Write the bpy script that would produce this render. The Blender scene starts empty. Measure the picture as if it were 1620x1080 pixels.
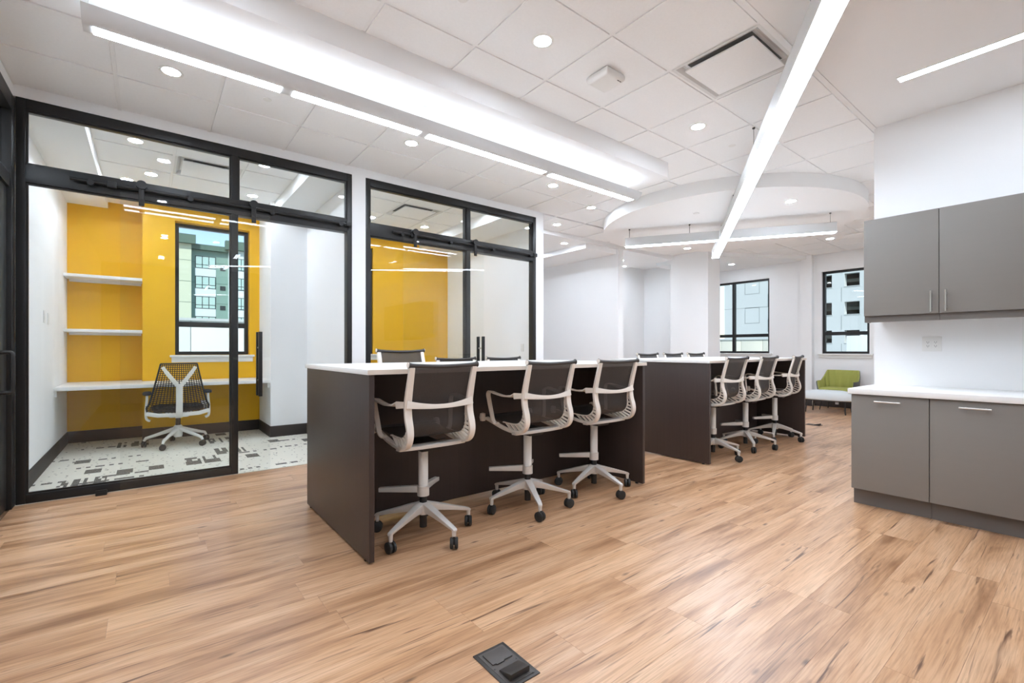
import bpy, bmesh, math, random
from mathutils import Vector, Matrix
random.seed(7)
S = bpy.context.scene
C = S.collection
PI = math.pi

# ------------------------------------------------------------------ camera
FPX, CX, CY, CAMZ = 733.0, 810.0, 553.0, 1.17
YAW = math.atan2(935.0, 733.0)
cd = bpy.data.cameras.new('camera'); cam = bpy.data.objects.new('camera', cd); C.objects.link(cam)
cam.location = (0, 0, CAMZ); cam.rotation_euler = (PI/2, 0, YAW - PI/2)
cd.sensor_width = 36.0; cd.sensor_fit = 'HORIZONTAL'; cd.lens = FPX/1620*36
cd.shift_y = (CY-540)/1620; cd.clip_start = 0.02; cd.clip_end = 500
S.camera = cam
# ------------------------------------------------------------------ world, sun, exposure
S.view_settings.view_transform = 'Standard'; S.view_settings.look = 'None'
S.view_settings.gamma = 1.0; S.view_settings.use_curve_mapping = False
S.view_settings.exposure = 1.0
S.cycles.transparent_max_bounces = 24
S.cycles.diffuse_bounces = 5
S.cycles.max_bounces = 10
LAMP = (.86, .972, 1.13, 1)
L_STRIP, L_UP, L_DOWN = 15.0, 2.2, 150.0        # lamp radiances
SKY, SUN = 0.13, 2.5
w = bpy.data.worlds.new('sky'); S.world = w; w.use_nodes = True
nt = w.node_tree; nt.nodes.clear()
sky = nt.nodes.new('ShaderNodeTexSky'); sky.sky_type = 'NISHITA'; sky.sun_disc = False
sky.sun_elevation = math.radians(48); sky.sun_rotation = math.radians(215); sky.air_density = 1.1; sky.dust_density = 0.4; sky.ozone_density = 2.0
bg = nt.nodes.new('ShaderNodeBackground'); bg.inputs['Strength'].default_value = SKY
wo = nt.nodes.new('ShaderNodeOutputWorld')
nt.links.new(sky.outputs[0], bg.inputs[0]); nt.links.new(bg.outputs[0], wo.inputs[0])
sl = bpy.data.lights.new('sun', 'SUN'); sl.energy = SUN; sl.angle = math.radians(0.6); sl.color = (1, .96, .9)
so = bpy.data.objects.new('sun', sl); C.objects.link(so); so.location = (-20, -30, 40)
so.rotation_euler = Vector((0.45, 0.62, -0.72)).to_track_quat('-Z', 'Y').to_euler()

# ------------------------------------------------------------------ materials
def lin(c):
    c = c/255.0
    return c/12.92 if c <= .04045 else ((c+.055)/1.055)**2.4
def rgb(r, g, b): return (lin(r), lin(g), lin(b), 1)
M = {}
def mat(name, col, rough=.6, metal=0.0, spec=.5, bump=None, noise=None, coat=0.0):
    m = bpy.data.materials.new(name); m.use_nodes = True; M[name] = m
    n = m.node_tree.nodes; l = m.node_tree.links; b = n['Principled BSDF']
    b.inputs['Base Color'].default_value = col; b.inputs['Roughness'].default_value = rough
    b.inputs['Metallic'].default_value = metal; b.inputs['Specular IOR Level'].default_value = spec
    b.inputs['Coat Weight'].default_value = coat
    if noise or bump:
        tc = n.new('ShaderNodeTexCoord'); mp = n.new('ShaderNodeMapping'); l.new(tc.outputs['Object'], mp.inputs[0])
    if noise:      # (scale xyz, amount)
        sc, amt = noise
        mp.inputs['Scale'].default_value = sc
        tx = n.new('ShaderNodeTexNoise'); tx.inputs['Scale'].default_value = 1; tx.inputs['Detail'].default_value = 4
        l.new(mp.outputs[0], tx.inputs['Vector'])
        mx = n.new('ShaderNodeMix'); mx.data_type = 'RGBA'
        mx.inputs[6].default_value = tuple(max(0, c*(1-amt)) for c in col[:3])+(1,)
        mx.inputs[7].default_value = tuple(min(1, c*(1+amt)) for c in col[:3])+(1,)
        l.new(tx.outputs[0], mx.inputs[0]); l.new(mx.outputs[2], b.inputs['Base Color'])
    if bump:       # (scale, strength)
        t2 = n.new('ShaderNodeTexNoise'); t2.inputs['Scale'].default_value = bump[0]; t2.inputs['Detail'].default_value = 3
        l.new(tc.outputs['Object'], t2.inputs['Vector'])
        bp = n.new('ShaderNodeBump'); bp.inputs['Strength'].default_value = bump[1]; bp.inputs['Distance'].default_value = .002
        l.new(t2.outputs[0], bp.inputs['Height']); l.new(bp.outputs[0], b.inputs['Normal'])
    return m
def emit(name, strength, col=(1, 1, 1, 1)):
    m = bpy.data.materials.new(name); m.use_nodes = True; M[name] = m
    n = m.node_tree.nodes; b = n['Principled BSDF']
    b.inputs['Base Color'].default_value = (.8, .8, .8, 1)
    b.inputs['Emission Color'].default_value = col; b.inputs['Emission Strength'].default_value = strength
    return m
def glass(name, tint=(.965, .985, .975, 1), refl=1.0):
    m = bpy.data.materials.new(name); m.use_nodes = True; M[name] = m
    n = m.node_tree.nodes; l = m.node_tree.links; n.clear()
    lw = n.new('ShaderNodeLayerWeight'); lw.inputs['Blend'].default_value = .5
    pw = n.new('ShaderNodeMath'); pw.operation = 'POWER'; pw.inputs[1].default_value = 5; l.new(lw.outputs['Facing'], pw.inputs[0])
    ma = n.new('ShaderNodeMath'); ma.operation = 'MULTIPLY_ADD'; ma.inputs[1].default_value = .95*refl; ma.inputs[2].default_value = .042*refl
    l.new(pw.outputs[0], ma.inputs[0])
    t = n.new('ShaderNodeBsdfTransparent'); t.inputs[0].default_value = tint
    g = n.new('ShaderNodeBsdfGlossy'); g.inputs['Roughness'].default_value = 0.0
    mx = n.new('ShaderNodeMixShader'); o = n.new('ShaderNodeOutputMaterial')
    l.new(ma.outputs[0], mx.inputs[0]); l.new(t.outputs[0], mx.inputs[1]); l.new(g.outputs[0], mx.inputs[2]); l.new(mx.outputs[0], o.inputs[0])
    return m
def mesh_fabric(name, col, alpha, scale):
    """woven suspension: diagonal weave lines let a little light through"""
    m = mat(name, col, .55)
    n = m.node_tree.nodes; l = m.node_tree.links; b = n['Principled BSDF']
    tc = n.new('ShaderNodeTexCoord'); mp = n.new('ShaderNodeMapping'); l.new(tc.outputs['Object'], mp.inputs[0])
    mp.inputs['Rotation'].default_value = (0, math.radians(35), 0)
    wv = n.new('ShaderNodeTexWave'); wv.wave_type = 'BANDS'; wv.bands_direction = 'Z'; wv.inputs['Scale'].default_value = scale
    l.new(mp.outputs[0], wv.inputs[0])
    cr = n.new('ShaderNodeMapRange'); cr.inputs['From Min'].default_value = .15; cr.inputs['From Max'].default_value = .45
    cr.inputs['To Min'].default_value = alpha; cr.inputs['To Max'].default_value = 1.0
    l.new(wv.outputs['Fac'], cr.inputs[0]); l.new(cr.outputs[0], b.inputs['Alpha'])
    return m

mat('rear_grey', rgb(150, 150, 150), .8)
mat('wall_white', rgb(246, 246, 245), .75, bump=(180, .08))
mat('ceiling_white', rgb(248, 248, 247), .85)
mat('tile_white', rgb(247, 247, 246), .9, bump=(420, .35), noise=((60, 60, 60), .03))
mat('tee_white', rgb(244, 244, 243), .5)
mat('yellow', rgb(240, 182, 0), .55, bump=(180, .06))
mat('black_frame', rgb(34, 33, 32), .42, spec=.4)
mat('dark_steel', rgb(48, 46, 44), .4, .3)
mat('base_dark', rgb(58, 50, 46), .55)
mat('laminate_dark', rgb(66, 55, 51), .38, spec=.45, noise=((60, 60, 1.5), .16))
mat('quartz_white', rgb(240, 239, 236), .3)
mat('edge_band', rgb(226, 214, 200), .5)
mat('cabinet_grey', rgb(132, 127, 121), .5, noise=((2, 2, 40), .02))
mat('cabinet_core', rgb(110, 104, 98), .6)
mat('steel_brushed', rgb(205, 203, 198), .28, 1.0)
mat('chair_cream', rgb(240, 231, 219), .45)
mat('chair_alu', rgb(222, 216, 208), .38, .2)
mat('chair_white', rgb(236, 234, 228), .4)
mat('plastic_black', rgb(30, 29, 28), .5)
mat('rubber', rgb(44, 43, 41), .6)
mesh_fabric('mesh_charcoal', rgb(62, 58, 56), .72, 60)
mesh_fabric('mesh_taupe', rgb(98, 90, 80), .62, 40)
mat('web_black', rgb(38, 38, 38), .5)
mat('seat_black', rgb(44, 44, 46), .8, bump=(600, .4))
mat('green_fabric', rgb(168, 168, 88), .85, bump=(300, .35), noise=((30, 30, 30), .06))
mat('grey_shell', rgb(104, 106, 104), .8, bump=(300, .3))
mat('bench_fabric', rgb(214, 218, 217), .85, bump=(300, .35))
mat('plate_white', rgb(238, 237, 233), .4)
mat('slot_dark', rgb(70, 68, 66), .6)
mat('floorbox_dark', rgb(62, 58, 55), .45, .2, bump=(200, .2))
mat('floorbox_mid', rgb(84, 78, 74), .5, .2)
mat('pan_grey', rgb(226, 226, 224), .6)
mat('backing_grey', rgb(120, 120, 118), .7)
mat('concrete', rgb(196, 203, 202), .85, noise=((.4, .4, .4), .04))
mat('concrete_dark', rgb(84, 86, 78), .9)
mat('joint_grey', rgb(150, 158, 157), .9)
mat('siding_green', rgb(128, 158, 148), .8, noise=((.2, .2, 6), .05))
mat('siding_cream', rgb(206, 214, 190), .8, noise=((.2, .2, 6), .03))
mat('siding_white', rgb(212, 226, 228), .8, noise=((.2, .2, 6), .02))
mat('cornice_green', rgb(86, 112, 100), .8)
mat('ext_glass', rgb(176, 206, 200), .12, spec=.8)
mat('ext_frame', rgb(40, 48, 50), .5)
mat('parapet_white', rgb(222, 226, 222), .8, noise=((1, 1, 1), .03))
mat('parapet_beige', rgb(212, 212, 196), .8, noise=((1, 1, 1), .03))
mat('asphalt', rgb(120, 122, 120), .9)
mat('subfloor', rgb(120, 90, 66), .9)
glass('glass_clear', (.978, .987, .983, 1), refl=.58); glass('glass_window', (.962, .982, .98, 1), .6)
emit('lamp_strip', L_STRIP, LAMP); emit('lamp_up', L_UP, LAMP); emit('lamp_down', L_DOWN, LAMP)

def wood_floor():
    m = bpy.data.materials.new('oak_plank'); m.use_nodes = True; M['oak_plank'] = m
    n = m.node_tree.nodes; l = m.node_tree.links; b = n['Principled BSDF']
    ge = n.new('ShaderNodeNewGeometry'); at = n.new('ShaderNodeAttribute'); at.attribute_name = 'rnd'
    off = n.new('ShaderNodeVectorMath'); off.operation = 'MULTIPLY'; off.inputs[1].default_value = (37, 91, 53)
    l.new(at.outputs['Vector'], off.inputs[0])
    ad = n.new('ShaderNodeVectorMath'); l.new(ge.outputs['Position'], ad.inputs[0]); l.new(off.outputs[0], ad.inputs[1])
    def noise(scale, detail=5, dist=0.0, rough=.55):
        mp = n.new('ShaderNodeMapping'); mp.inputs['Scale'].default_value = scale; l.new(ad.outputs[0], mp.inputs[0])
        t = n.new('ShaderNodeTexNoise'); t.inputs['Scale'].default_value = 1; t.inputs['Detail'].default_value = detail
        t.inputs['Distortion'].default_value = dist; t.inputs['Roughness'].default_value = rough; l.new(mp.outputs[0], t.inputs[0]); return t
    def ramp(src, *stops):
        r = n.new('ShaderNodeValToRGB'); e = r.color_ramp.elements
        e[0].position, e[0].color = stops[0]; e[1].position, e[1].color = stops[-1]
        for p, c in stops[1:-1]: x = e.new(p); x.color = c
        l.new(src, r.inputs[0]); return r
    def mix(kind, fac, a, bb):
        x = n.new('ShaderNodeMix'); x.data_type = 'RGBA'; x.blend_type = kind
        if isinstance(fac, float): x.inputs[0].default_value = fac
        else: l.new(fac, x.inputs[0])
        for i, s in ((6, a), (7, bb)):
            if isinstance(s, tuple): x.inputs[i].default_value = s
            else: l.new(s, x.inputs[i])
        return x.outputs[2]
    broad = noise((1.1, 9, 1), 4, .6)
    base = ramp(broad.outputs[0], (.28, rgb(*W_DARK)), (.48, rgb(*W_MID)), (.68, rgb(*W_LIGHT)))
    tone = ramp(at.outputs['Fac'], (0.0, (.88, .86, .84, 1)), (.5, (.97, .97, .97, 1)), (1.0, (1.03, 1.03, 1.02, 1)))
    col = mix('MULTIPLY', 1.0, base.outputs[0], tone.outputs[0])
    grain = noise((5, 150, 1), 4, .3)
    gr = ramp(grain.outputs[0], (.32, (.74, .70, .66, 1)), (.58, (1, 1, 1, 1)))
    col = mix('MULTIPLY', 1.0, col, gr.outputs[0])
    crack = noise((1.3, 34, 1), 3, 1.6)
    ck = ramp(crack.outputs[0], (.61, (0, 0, 0, 1)), (.72, (1, 1, 1, 1)))
    col = mix('MIX', ck.outputs[0], col, rgb(98, 66, 46))
    # small knots, stretched along the grain
    mp = n.new('ShaderNodeMapping'); mp.inputs['Scale'].default_value = (2.6, 7.5, 1); l.new(ad.outputs[0], mp.inputs[0])
    vo = n.new('ShaderNodeTexVoronoi'); vo.inputs['Scale'].default_value = 1; l.new(mp.outputs[0], vo.inputs[0])
    kn = ramp(vo.outputs['Distance'], (.025, (.85, .85, .85, 1)), (.10, (0, 0, 0, 1)))
    col = mix('MIX', kn.outputs[0], col, rgb(84, 58, 42))
    l.new(col, b.inputs['Base Color'])
    b.inputs['Roughness'].default_value = .31; b.inputs['Specular IOR Level'].default_value = .5
    bp = n.new('ShaderNodeBump'); bp.inputs['Strength'].default_value = .12; bp.inputs['Distance'].default_value = .002
    l.new(grain.outputs[0], bp.inputs['Height']); l.new(bp.outputs[0], b.inputs['Normal'])
W_DARK, W_MID, W_LIGHT = (152, 108, 74), (203, 158, 119), (219, 179, 143)
wood_floor()

def carpet():
    m = bpy.data.materials.new('carpet_print'); m.use_nodes = True; M['carpet_print'] = m
    n = m.node_tree.nodes; l = m.node_tree.links; b = n['Principled BSDF']
    ge = n.new('ShaderNodeNewGeometry')
    def math_(op, a, bb=None, c=None):
        x = n.new('ShaderNodeMath'); x.operation = op
        for i, s in enumerate((a, bb, c)):
            if s is None: continue
            if isinstance(s, (int, float)): x.inputs[i].default_value = s
            else: l.new(s, x.inputs[i])
        return x.outputs[0]
    sp = n.new('ShaderNodeSeparateXYZ'); l.new(ge.outputs['Position'], sp.inputs[0])
    def cellrand(px, py, seed):
        cx = math_('FLOOR', math_('DIVIDE', sp.outputs[0], px)); cy = math_('FLOOR', math_('DIVIDE', sp.outputs[1], py))
        cb = n.new('ShaderNodeCombineXYZ'); l.new(cx, cb.inputs[0]); l.new(cy, cb.inputs[1]); cb.inputs[2].default_value = seed
        wn = n.new('ShaderNodeTexWhiteNoise'); wn.noise_dimensions = '3D'; l.new(cb.outputs[0], wn.inputs[0]); return wn.outputs[0]
    # bar codes: thin bars inside some cells
    zone = math_('GREATER_THAN', cellrand(.30, .38, 1.0), .84)
    bars = math_('GREATER_THAN', cellrand(.024, .38, 2.0), .45)
    brk = math_('GREATER_THAN', cellrand(.024, .095, 7.0), .12)
    a1 = math_('MULTIPLY', math_('MULTIPLY', zone, bars), brk)
    # dashed lines across
    zone2 = math_('GREATER_THAN', cellrand(.62, .06, 3.0), .92)
    d2 = math_('GREATER_THAN', cellrand(.035, .06, 4.0), .5)
    a2 = math_('MULTIPLY', zone2, d2)
    # solid squares
    a3 = math_('GREATER_THAN', cellrand(.12, .19, 5.0), .965)
    # specks
    a4 = math_('GREATER_THAN', cellrand(.014, .014, 6.0), .982)
    allp = math_('MAXIMUM', math_('MAXIMUM', a1, a2), math_('MAXIMUM', a3, a4))
    nz = n.new('ShaderNodeTexNoise'); nz.inputs['Scale'].default_value = 160; l.new(ge.outputs['Position'], nz.inputs['Vector'])
    wear = math_('GREATER_THAN', nz.outputs[0], .34)
    fac = math_('MULTIPLY', math_('MULTIPLY', allp, wear), .92)
    mx = n.new('ShaderNodeMix'); mx.data_type = 'RGBA'; mx.inputs[6].default_value = rgb(222, 217, 203); mx.inputs[7].default_value = rgb(66, 60, 54)
    l.new(fac, mx.inputs[0]); l.new(mx.outputs[2], b.inputs['Base Color']); b.inputs['Roughness'].default_value = .95
    bp = n.new('ShaderNodeBump'); bp.inputs['Strength'].default_value = .4; bp.inputs['Distance'].default_value = .003
    l.new(nz.outputs[0], bp.inputs['Height']); l.new(bp.outputs[0], b.inputs['Normal'])
carpet()

# ------------------------------------------------------------------ mesh helpers
class MB:
    def __init__(s): s.v = []; s.f = []
    def add(s, vs, fs):
        o = len(s.v); s.v += [tuple(p) for p in vs]; s.f += [tuple(i+o for i in f) for f in fs]; return s
    def hexa(s, p): return s.add(p, [(0, 3, 2, 1), (4, 5, 6, 7), (0, 1, 5, 4), (1, 2, 6, 5), (2, 3, 7, 6), (3, 0, 4, 7)])
    def box(s, x0, x1, y0, y1, z0, z1):
        return s.hexa([(x0, y0, z0), (x1, y0, z0), (x1, y1, z0), (x0, y1, z0), (x0, y0, z1), (x1, y0, z1), (x1, y1, z1), (x0, y1, z1)])
    def prism(s, poly, z0, z1):
        n = len(poly)
        return s.add([(x, y, z0) for x, y in poly]+[(x, y, z1) for x, y in poly],
                     [tuple(range(n-1, -1, -1)), tuple(range(n, 2*n))]+[(i, (i+1) % n, n+(i+1) % n, n+i) for i in range(n)])
    def rings(s, rs, caps=True, closed=False):
        n = len(rs[0]); vs = [p for r in rs for p in r]; fs = []
        for i in range(len(rs)-(0 if closed else 1)):
            a, b = i*n, ((i+1) % len(rs))*n
            fs += [(a+j, a+(j+1) % n, b+(j+1) % n, b+j) for j in range(n)]
        if caps and not closed: fs += [tuple(range(n-1, -1, -1)), tuple(range((len(rs)-1)*n, len(rs)*n))]
        return s.add(vs, fs)
    def tube(s, path, r, n=8, caps=True, closed=False):
        P = [Vector(p) for p in path]; rs = []
        R = r if isinstance(r, (list, tuple)) else [r]*len(P)
        up = None
        for i, p in enumerate(P):
            a = P[i-1] if (i > 0 or closed) else P[i]; b = P[(i+1) % len(P)] if (i < len(P)-1 or closed) else P[i]
            t = (b-a).normalized()
            if up is None:
                up = Vector((0, 0, 1)) if abs(t.z) < .9 else Vector((1, 0, 0))
            u = (up - t*up.dot(t)).normalized(); up = u; w_ = t.cross(u)
            rs.append([p + (u*math.cos(2*PI*k/n)+w_*math.sin(2*PI*k/n))*R[i] for k in range(n)])
        return s.rings(rs, caps, closed)
    def cyl(s, p0, p1, r0, r1=None, n=16): return s.tube([p0, p1], [r0, r0 if r1 is None else r1], n)
    def lathe(s, prof, n=24, c=(0, 0, 0)):
        rs = [[(c[0]+r*math.cos(2*PI*k/n), c[1]+r*math.sin(2*PI*k/n), c[2]+z) for k in range(n)] for r, z in prof]
        return s.rings(rs)
    def band(s, path, side, wd, th):
        """rectangular section swept along path; side = width direction (vector or list)"""
        P = [Vector(p) for p in path]; rs = []
        for i, p in enumerate(P):
            a = P[max(i-1, 0)]; b = P[min(i+1, len(P)-1)]; t = (b-a).normalized()
            sd = Vector(side[i] if isinstance(side, list) else side).normalized()
            sd = (sd - t*sd.dot(t)).normalized(); nn = t.cross(sd)
            W = (wd[i] if isinstance(wd, (list, tuple)) else wd)/2; T = (th[i] if isinstance(th, (list, tuple)) else th)/2
            rs.append([p-sd*W-nn*T, p+sd*W-nn*T, p+sd*W+nn*T, p-sd*W+nn*T])
        return s.rings(rs)
    def build(s, name, m, parent=None, smooth=False, bevel=0.0, loc=None, seg=2):
        me = bpy.data.meshes.new(name); me.from_pydata(s.v, [], s.f); me.validate()
        bm = bmesh.new(); bm.from_mesh(me)
        bmesh.ops.recalc_face_normals(bm, faces=bm.faces)
        if bevel > 0:
            ed = [e for e in bm.edges if len(e.link_faces) == 2 and e.calc_face_angle(0) > .6]
            bmesh.ops.bevel(bm, geom=ed, offset=bevel, segments=seg, profile=.6, affect='EDGES', clamp_overlap=True)
        bm.to_mesh(me); bm.free()
        if smooth or bevel > 0:
            me.shade_smooth(); me.set_sharp_from_angle(angle=math.radians(38))
        me.materials.append(M[m] if isinstance(m, str) else m)
        o = bpy.data.objects.new(name, me); C.objects.link(o)
        if parent: o.parent = parent
        if loc: o.location = loc
        return o
def tag(o, label=None, cat=None, group=None, kind=None):
    if label: o['label'] = label
    if cat: o['category'] = cat
    if group: o['group'] = group
    if kind: o['kind'] = kind
    return o
def thing(name, label, cat, loc=(0, 0, 0), rz=0.0, group=None):
    o = bpy.data.objects.new(name, None); o.empty_display_size = .1; C.objects.link(o)
    o.location = loc; o.rotation_euler = (0, 0, rz); return tag(o, label, cat, group)
def struct(name, mb, m, label=None, parent=None, **k):
    o = mb.build(name, m, parent, **k)
    if not parent: o['kind'] = 'structure'
    if label: o['label'] = label
    return o
def clone(o, parent=None, loc=None, rz=None):
    c = o.copy(); C.objects.link(c)
    if parent: c.parent = parent
    if loc is not None: c.location = loc
    if rz is not None: c.rotation_euler = (0, 0, rz)
    return c
def box(*a): return MB().box(*a)
def smooth_path(pts, n=6):
    P = [Vector(p) for p in pts]; out = []
    for i in range(len(P)-1):
        p0 = P[max(i-1, 0)]; p1 = P[i]; p2 = P[i+1]; p3 = P[min(i+2, len(P)-1)]
        for k in range(n):
            t = k/n
            out.append(.5*((2*p1)+(p2-p0)*t+(2*p0-5*p1+4*p2-p3)*t*t+(3*p1-p0-3*p2+p3)*t**3))
    out.append(P[-1]); return out
def pix(p):
    c_, s_ = math.cos(YAW), math.sin(YAW); d = c_*p[0]+s_*p[1]; la = s_*p[0]-c_*p[1]
    return d, (CX+FPX*la/d if d > .05 else -9999)

# ------------------------------------------------------------------ constants of the place
XL, YG, CEIL = -0.80, 5.03, 3.15          # left wall, glass wall plane, tile ceiling height
T = .6205                                  # ceiling module

# ------------------------------------------------------------------ floor
fl = struct('floor', box(-2.2, 11.15, -3.1, 8.35, -.15, -.005), 'subfloor', 'warm oak plank floor')
PWID, PLEN = .181, 1.22
planks = []
row = 0; y = -1.31
while y < 6.4:
    x0 = (XL if y < YG-.1 else 4.5) - random.random()*PLEN
    while x0 < 11:
        xa = max(x0, XL if y < YG-.1 else 4.5); xb = min(x0+PLEN, 11.0); yb = y+PWID
        if y < YG <= yb+.0 and xa < 4.5: yb = min(yb, YG)
        if xb-xa > .03: planks.append((xa+.0001, xb-.0001, y+.0001, yb-.0001, random.random()))
        x0 += PLEN
    y += PWID; row += 1
def psize(p):
    cx_, cy_ = (p[0]+p[1])/2, (p[2]+p[3])/2
    best = 0
    for x in (p[0], cx_, p[1]):
        d, u = pix((x, cy_))
        if d > .9 and -150 < u < 1770: best = max(best, 1/d)
    return best
planks.sort(key=psize, reverse=True)
def plank_mesh(mb, p):
    x0, x1, y0, y1, r = p; e = .0003
    mb.add([(x0, y0, -.005), (x1, y0, -.005), (x1, y1, -.005), (x0, y1, -.005), (x0+e, y0+e, 0), (x1-e, y0+e, 0), (x1-e, y1-e, 0), (x0+e, y1-e, 0)],
           [(4, 5, 6, 7), (0, 1, 5, 4), (1, 2, 6, 5), (2, 3, 7, 6), (3, 0, 4, 7)])
def set_rnd(o, vals):
    a = o.data.attributes.new('rnd', 'FLOAT', 'POINT')
    for i, d in enumerate(a.data): d.value = vals[i//8]
for p in planks[:300]:
    mb = MB(); plank_mesh(mb, p); o = mb.build('plank', 'oak_plank', fl); set_rnd(o, [p[4]])
mb = MB()
for p in planks[300:]: plank_mesh(mb, p)
o = mb.build('distant_planks', 'oak_plank', fl); set_rnd(o, [p[4] for p in planks[300:]]); o['kind'] = 'stuff'
struct('floor_carpet', box(XL, 4.45, YG, 7.95, -.005, .004), 'carpet_print', 'cream office carpet with dark barcode-like print')

# ------------------------------------------------------------------ ceiling
ce = struct('ceiling', box(-2.2, 11.15, -3.1, 8.35, 3.185, 3.32), 'ceiling_white', 'white suspended tile ceiling')
def tile_mesh(wx, wy):
    e, g = .003, .0105
    a, b = wx/2-g, wy/2-g
    m_ = MB(); m_.hexa([(-a, -b, .03), (-a, b, .03), (a, b, .03), (a, -b, .03), (-a+e, -b+e, -.003), (-a+e, b-e, -.003), (a-e, b-e, -.003), (a-e, -b+e, -.003)])
    return m_
tile0 = {}
tees = []
def tile(x0, x1, y0, y1, z):
    k = (round(x1-x0, 3), round(y1-y0, 3)); loc = ((x0+x1)/2, (y0+y1)/2, z)
    if k[0] < .02 or k[1] < .02: return
    if k not in tile0: tile0[k] = tile_mesh(*k).build('ceiling_tile', 'tile_white', ce, loc=loc)
    else: clone(tile0[k], ce, loc)
def tile_field(xs, ys, z, skip=lambda x, y: False):
    for i in range(len(xs)-1):
        for j in range(len(ys)-1):
            cx_, cy_ = (xs[i]+xs[i+1])/2, (ys[j]+ys[j+1])/2
            if skip(cx_, cy_): continue
            tile(xs[i], xs[i+1], ys[j], ys[j+1], z)
    for x in xs: MB().box(x-.012, x+.012, ys[0], ys[-1], z+.004, z+.02).build('ceiling_tee', 'tee_white', ce)
    for yy in ys: MB().box(xs[0], xs[-1], yy-.012, yy+.012, z+.0045, z+.0205).build('ceiling_tee', 'tee_white', ce)
gx = [XL]+[round(-.19+T*k, 4) for k in range(19)]+[11.0]
gy = [round(1.28+T*k, 4) for k in range(7)]+[YG]
DIFF = (2.912+T/2, 1.28+T/2)
def skip_main(x, y):
    if abs(x-DIFF[0]) < .3 and abs(y-DIFF[1]) < .3: return True
    if -.5 < x < 4.2 and 2.9 < y < 3.4: return True                       # above the soffit
    if (x-6.72)**2+(y-3.5)**2 < 1.2**2: return True                         # above the round drum
    return False
tile_field(gx, gy, CEIL, skip_main)
tile_field([4.525]+[g for g in gx if g > 4.7 and g < 8.9], [YG, YG+T, 5.69], CEIL)
# office ceilings
ox1 = [-.415, .205, .825, 1.33]; oy = [5.15, 5.83, 6.45, 7.07, 7.2]
D1 = (.515, 6.14); D2 = (3.005, 6.14)
tile_field(ox1, oy, CEIL, lambda x, y: abs(x-D1[0]) < .3 and abs(y-D1[1]) < .3)
tile_field([1.887, 2.075, 2.695, 3.315, 3.86], oy, CEIL, lambda x, y: abs(x-D2[0]) < .3 and abs(y-D2[1]) < .3)
# drywall ceilings, soffits and the round drum
struct('ceiling_kitchen', box(-2.2, 5.05, -3.0, 1.21, 3.055, 3.185), 'ceiling_white', 'smooth white drywall ceiling above the kitchenette')
struct('trim_1', box(-.8, 4.872, 1.188, 1.222, 3.049, 3.185), 'tee_white', 'white edge trim between tile and drywall ceilings')
struct('soffit_long', box(-.53, 4.327, 2.84, 3.454, 2.99, 3.186), 'ceiling_white', 'long white drywall soffit above the linear pendant', bevel=.004)
drum = MB().lathe([(0.0001, 3.186), (1.73, 3.186), (1.73, 2.99), (0.0001, 2.99)], 128, (6.72, 3.5, 0))
struct('soffit_drum', drum, 'ceiling_white', 'round white drywall ceiling drum above the far table', smooth=True)
of = MB().box(XL, -.415, 5.15, 7.95, 3.0, 3.186)
of.box(1.33, 1.735, 5.15, 6.86, 3.0, 3.186)
of.box(-.415, 1.735, 7.2, 7.95, 3.08, 3.186)
struct('soffit_office', of, 'ceiling_white', 'white drywall soffits around the near glass office ceiling')
of = MB().box(3.86, 4.45, 5.15, 7.95, 3.0, 3.186)
of.box(1.887, 3.86, 7.2, 7.95, 3.08, 3.186)
struct('soffit_office.001', of, 'ceiling_white', 'white drywall soffits around the second glass office ceiling')
bay = MB().box(4.525, 8.85, 5.69, 8.3, 3.09, 3.186)
struct('ceiling_bay', bay, 'ceiling_white', 'lower white ceiling of the open bays behind')
struct('soffit_bay', box(6.2, 7.04, 5.75, 8.2, 3.0, 3.09), 'ceiling_white', 'white soffit along the open bay wall')
struct('ceiling_window_bay', MB().prism([(9.2, 4.77), (11, 3.77), (11, 6.35), (9.2, 6.35)], 3.07, 3.186), 'ceiling_white', 'angled lower ceiling before the far windows')

# ------------------------------------------------------------------ walls
def wall(name, m, label, *boxes):
    mb = MB()
    for b in boxes: mb.box(*b)
    return struct(name, mb, m, label)
H = 3.186
wall('wall_left', 'wall_white', 'white office side wall', (-.94, XL, YG+.0, 8.1, 0, H))
wall('wall_left.001', 'wall_white', 'white wall left of the camera', (-.94, XL, -3.0, 2.9, 0, H))
wall('wall_partition', 'wall_white', 'white wall around the black glass partitions',
     (XL, 4.525, YG, YG+.12, 3.073, H), (1.737, 1.887, YG, YG+.12, 0, 3.073), (4.382, 4.525, YG, YG+.12, 0, 3.073))
wall('wall_divider', 'wall_white', 'white wall between the two glass offices', (1.737, 1.887, YG+.12, 7.95, 0, H))
wall('wall_divider.001', 'wall_white', 'white side wall of the second glass office', (4.45, 4.525, YG+.12, 8.3, 0, H))
wall('wall_pier', 'wall_white', 'white pier beside the office desk', (1.28, 1.737, 6.85, 7.95, 0, H))
wall('wall_niche', 'yellow', 'deep yellow shelf niche wall', (XL, -.066, 7.95, 8.05, 0, H))
WZ0, WZ1 = 1.10, 2.893
def window_wall_y(name, m, label, y0, y1, x0, x1, hx0, hx1):
    return wall(name, m, label, (x0, hx0, y0, y1, 0, H), (hx1, x1, y0, y1, 0, H), (hx0, hx1, y0, y1, 0, WZ0), (hx0, hx1, y0, y1, WZ1, H))
window_wall_y('wall_back', 'yellow', 'yellow office wall around the window', 7.65, 8.05, -.066, 1.28, .277, 1.154)
window_wall_y('wall_back.001', 'yellow', 'yellow wall of the second glass office', 7.65, 8.05, 1.887, 4.45, 2.13, 3.0)
FZ0, FZ1 = 1.09, 2.785
FXW = 11.0
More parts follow.
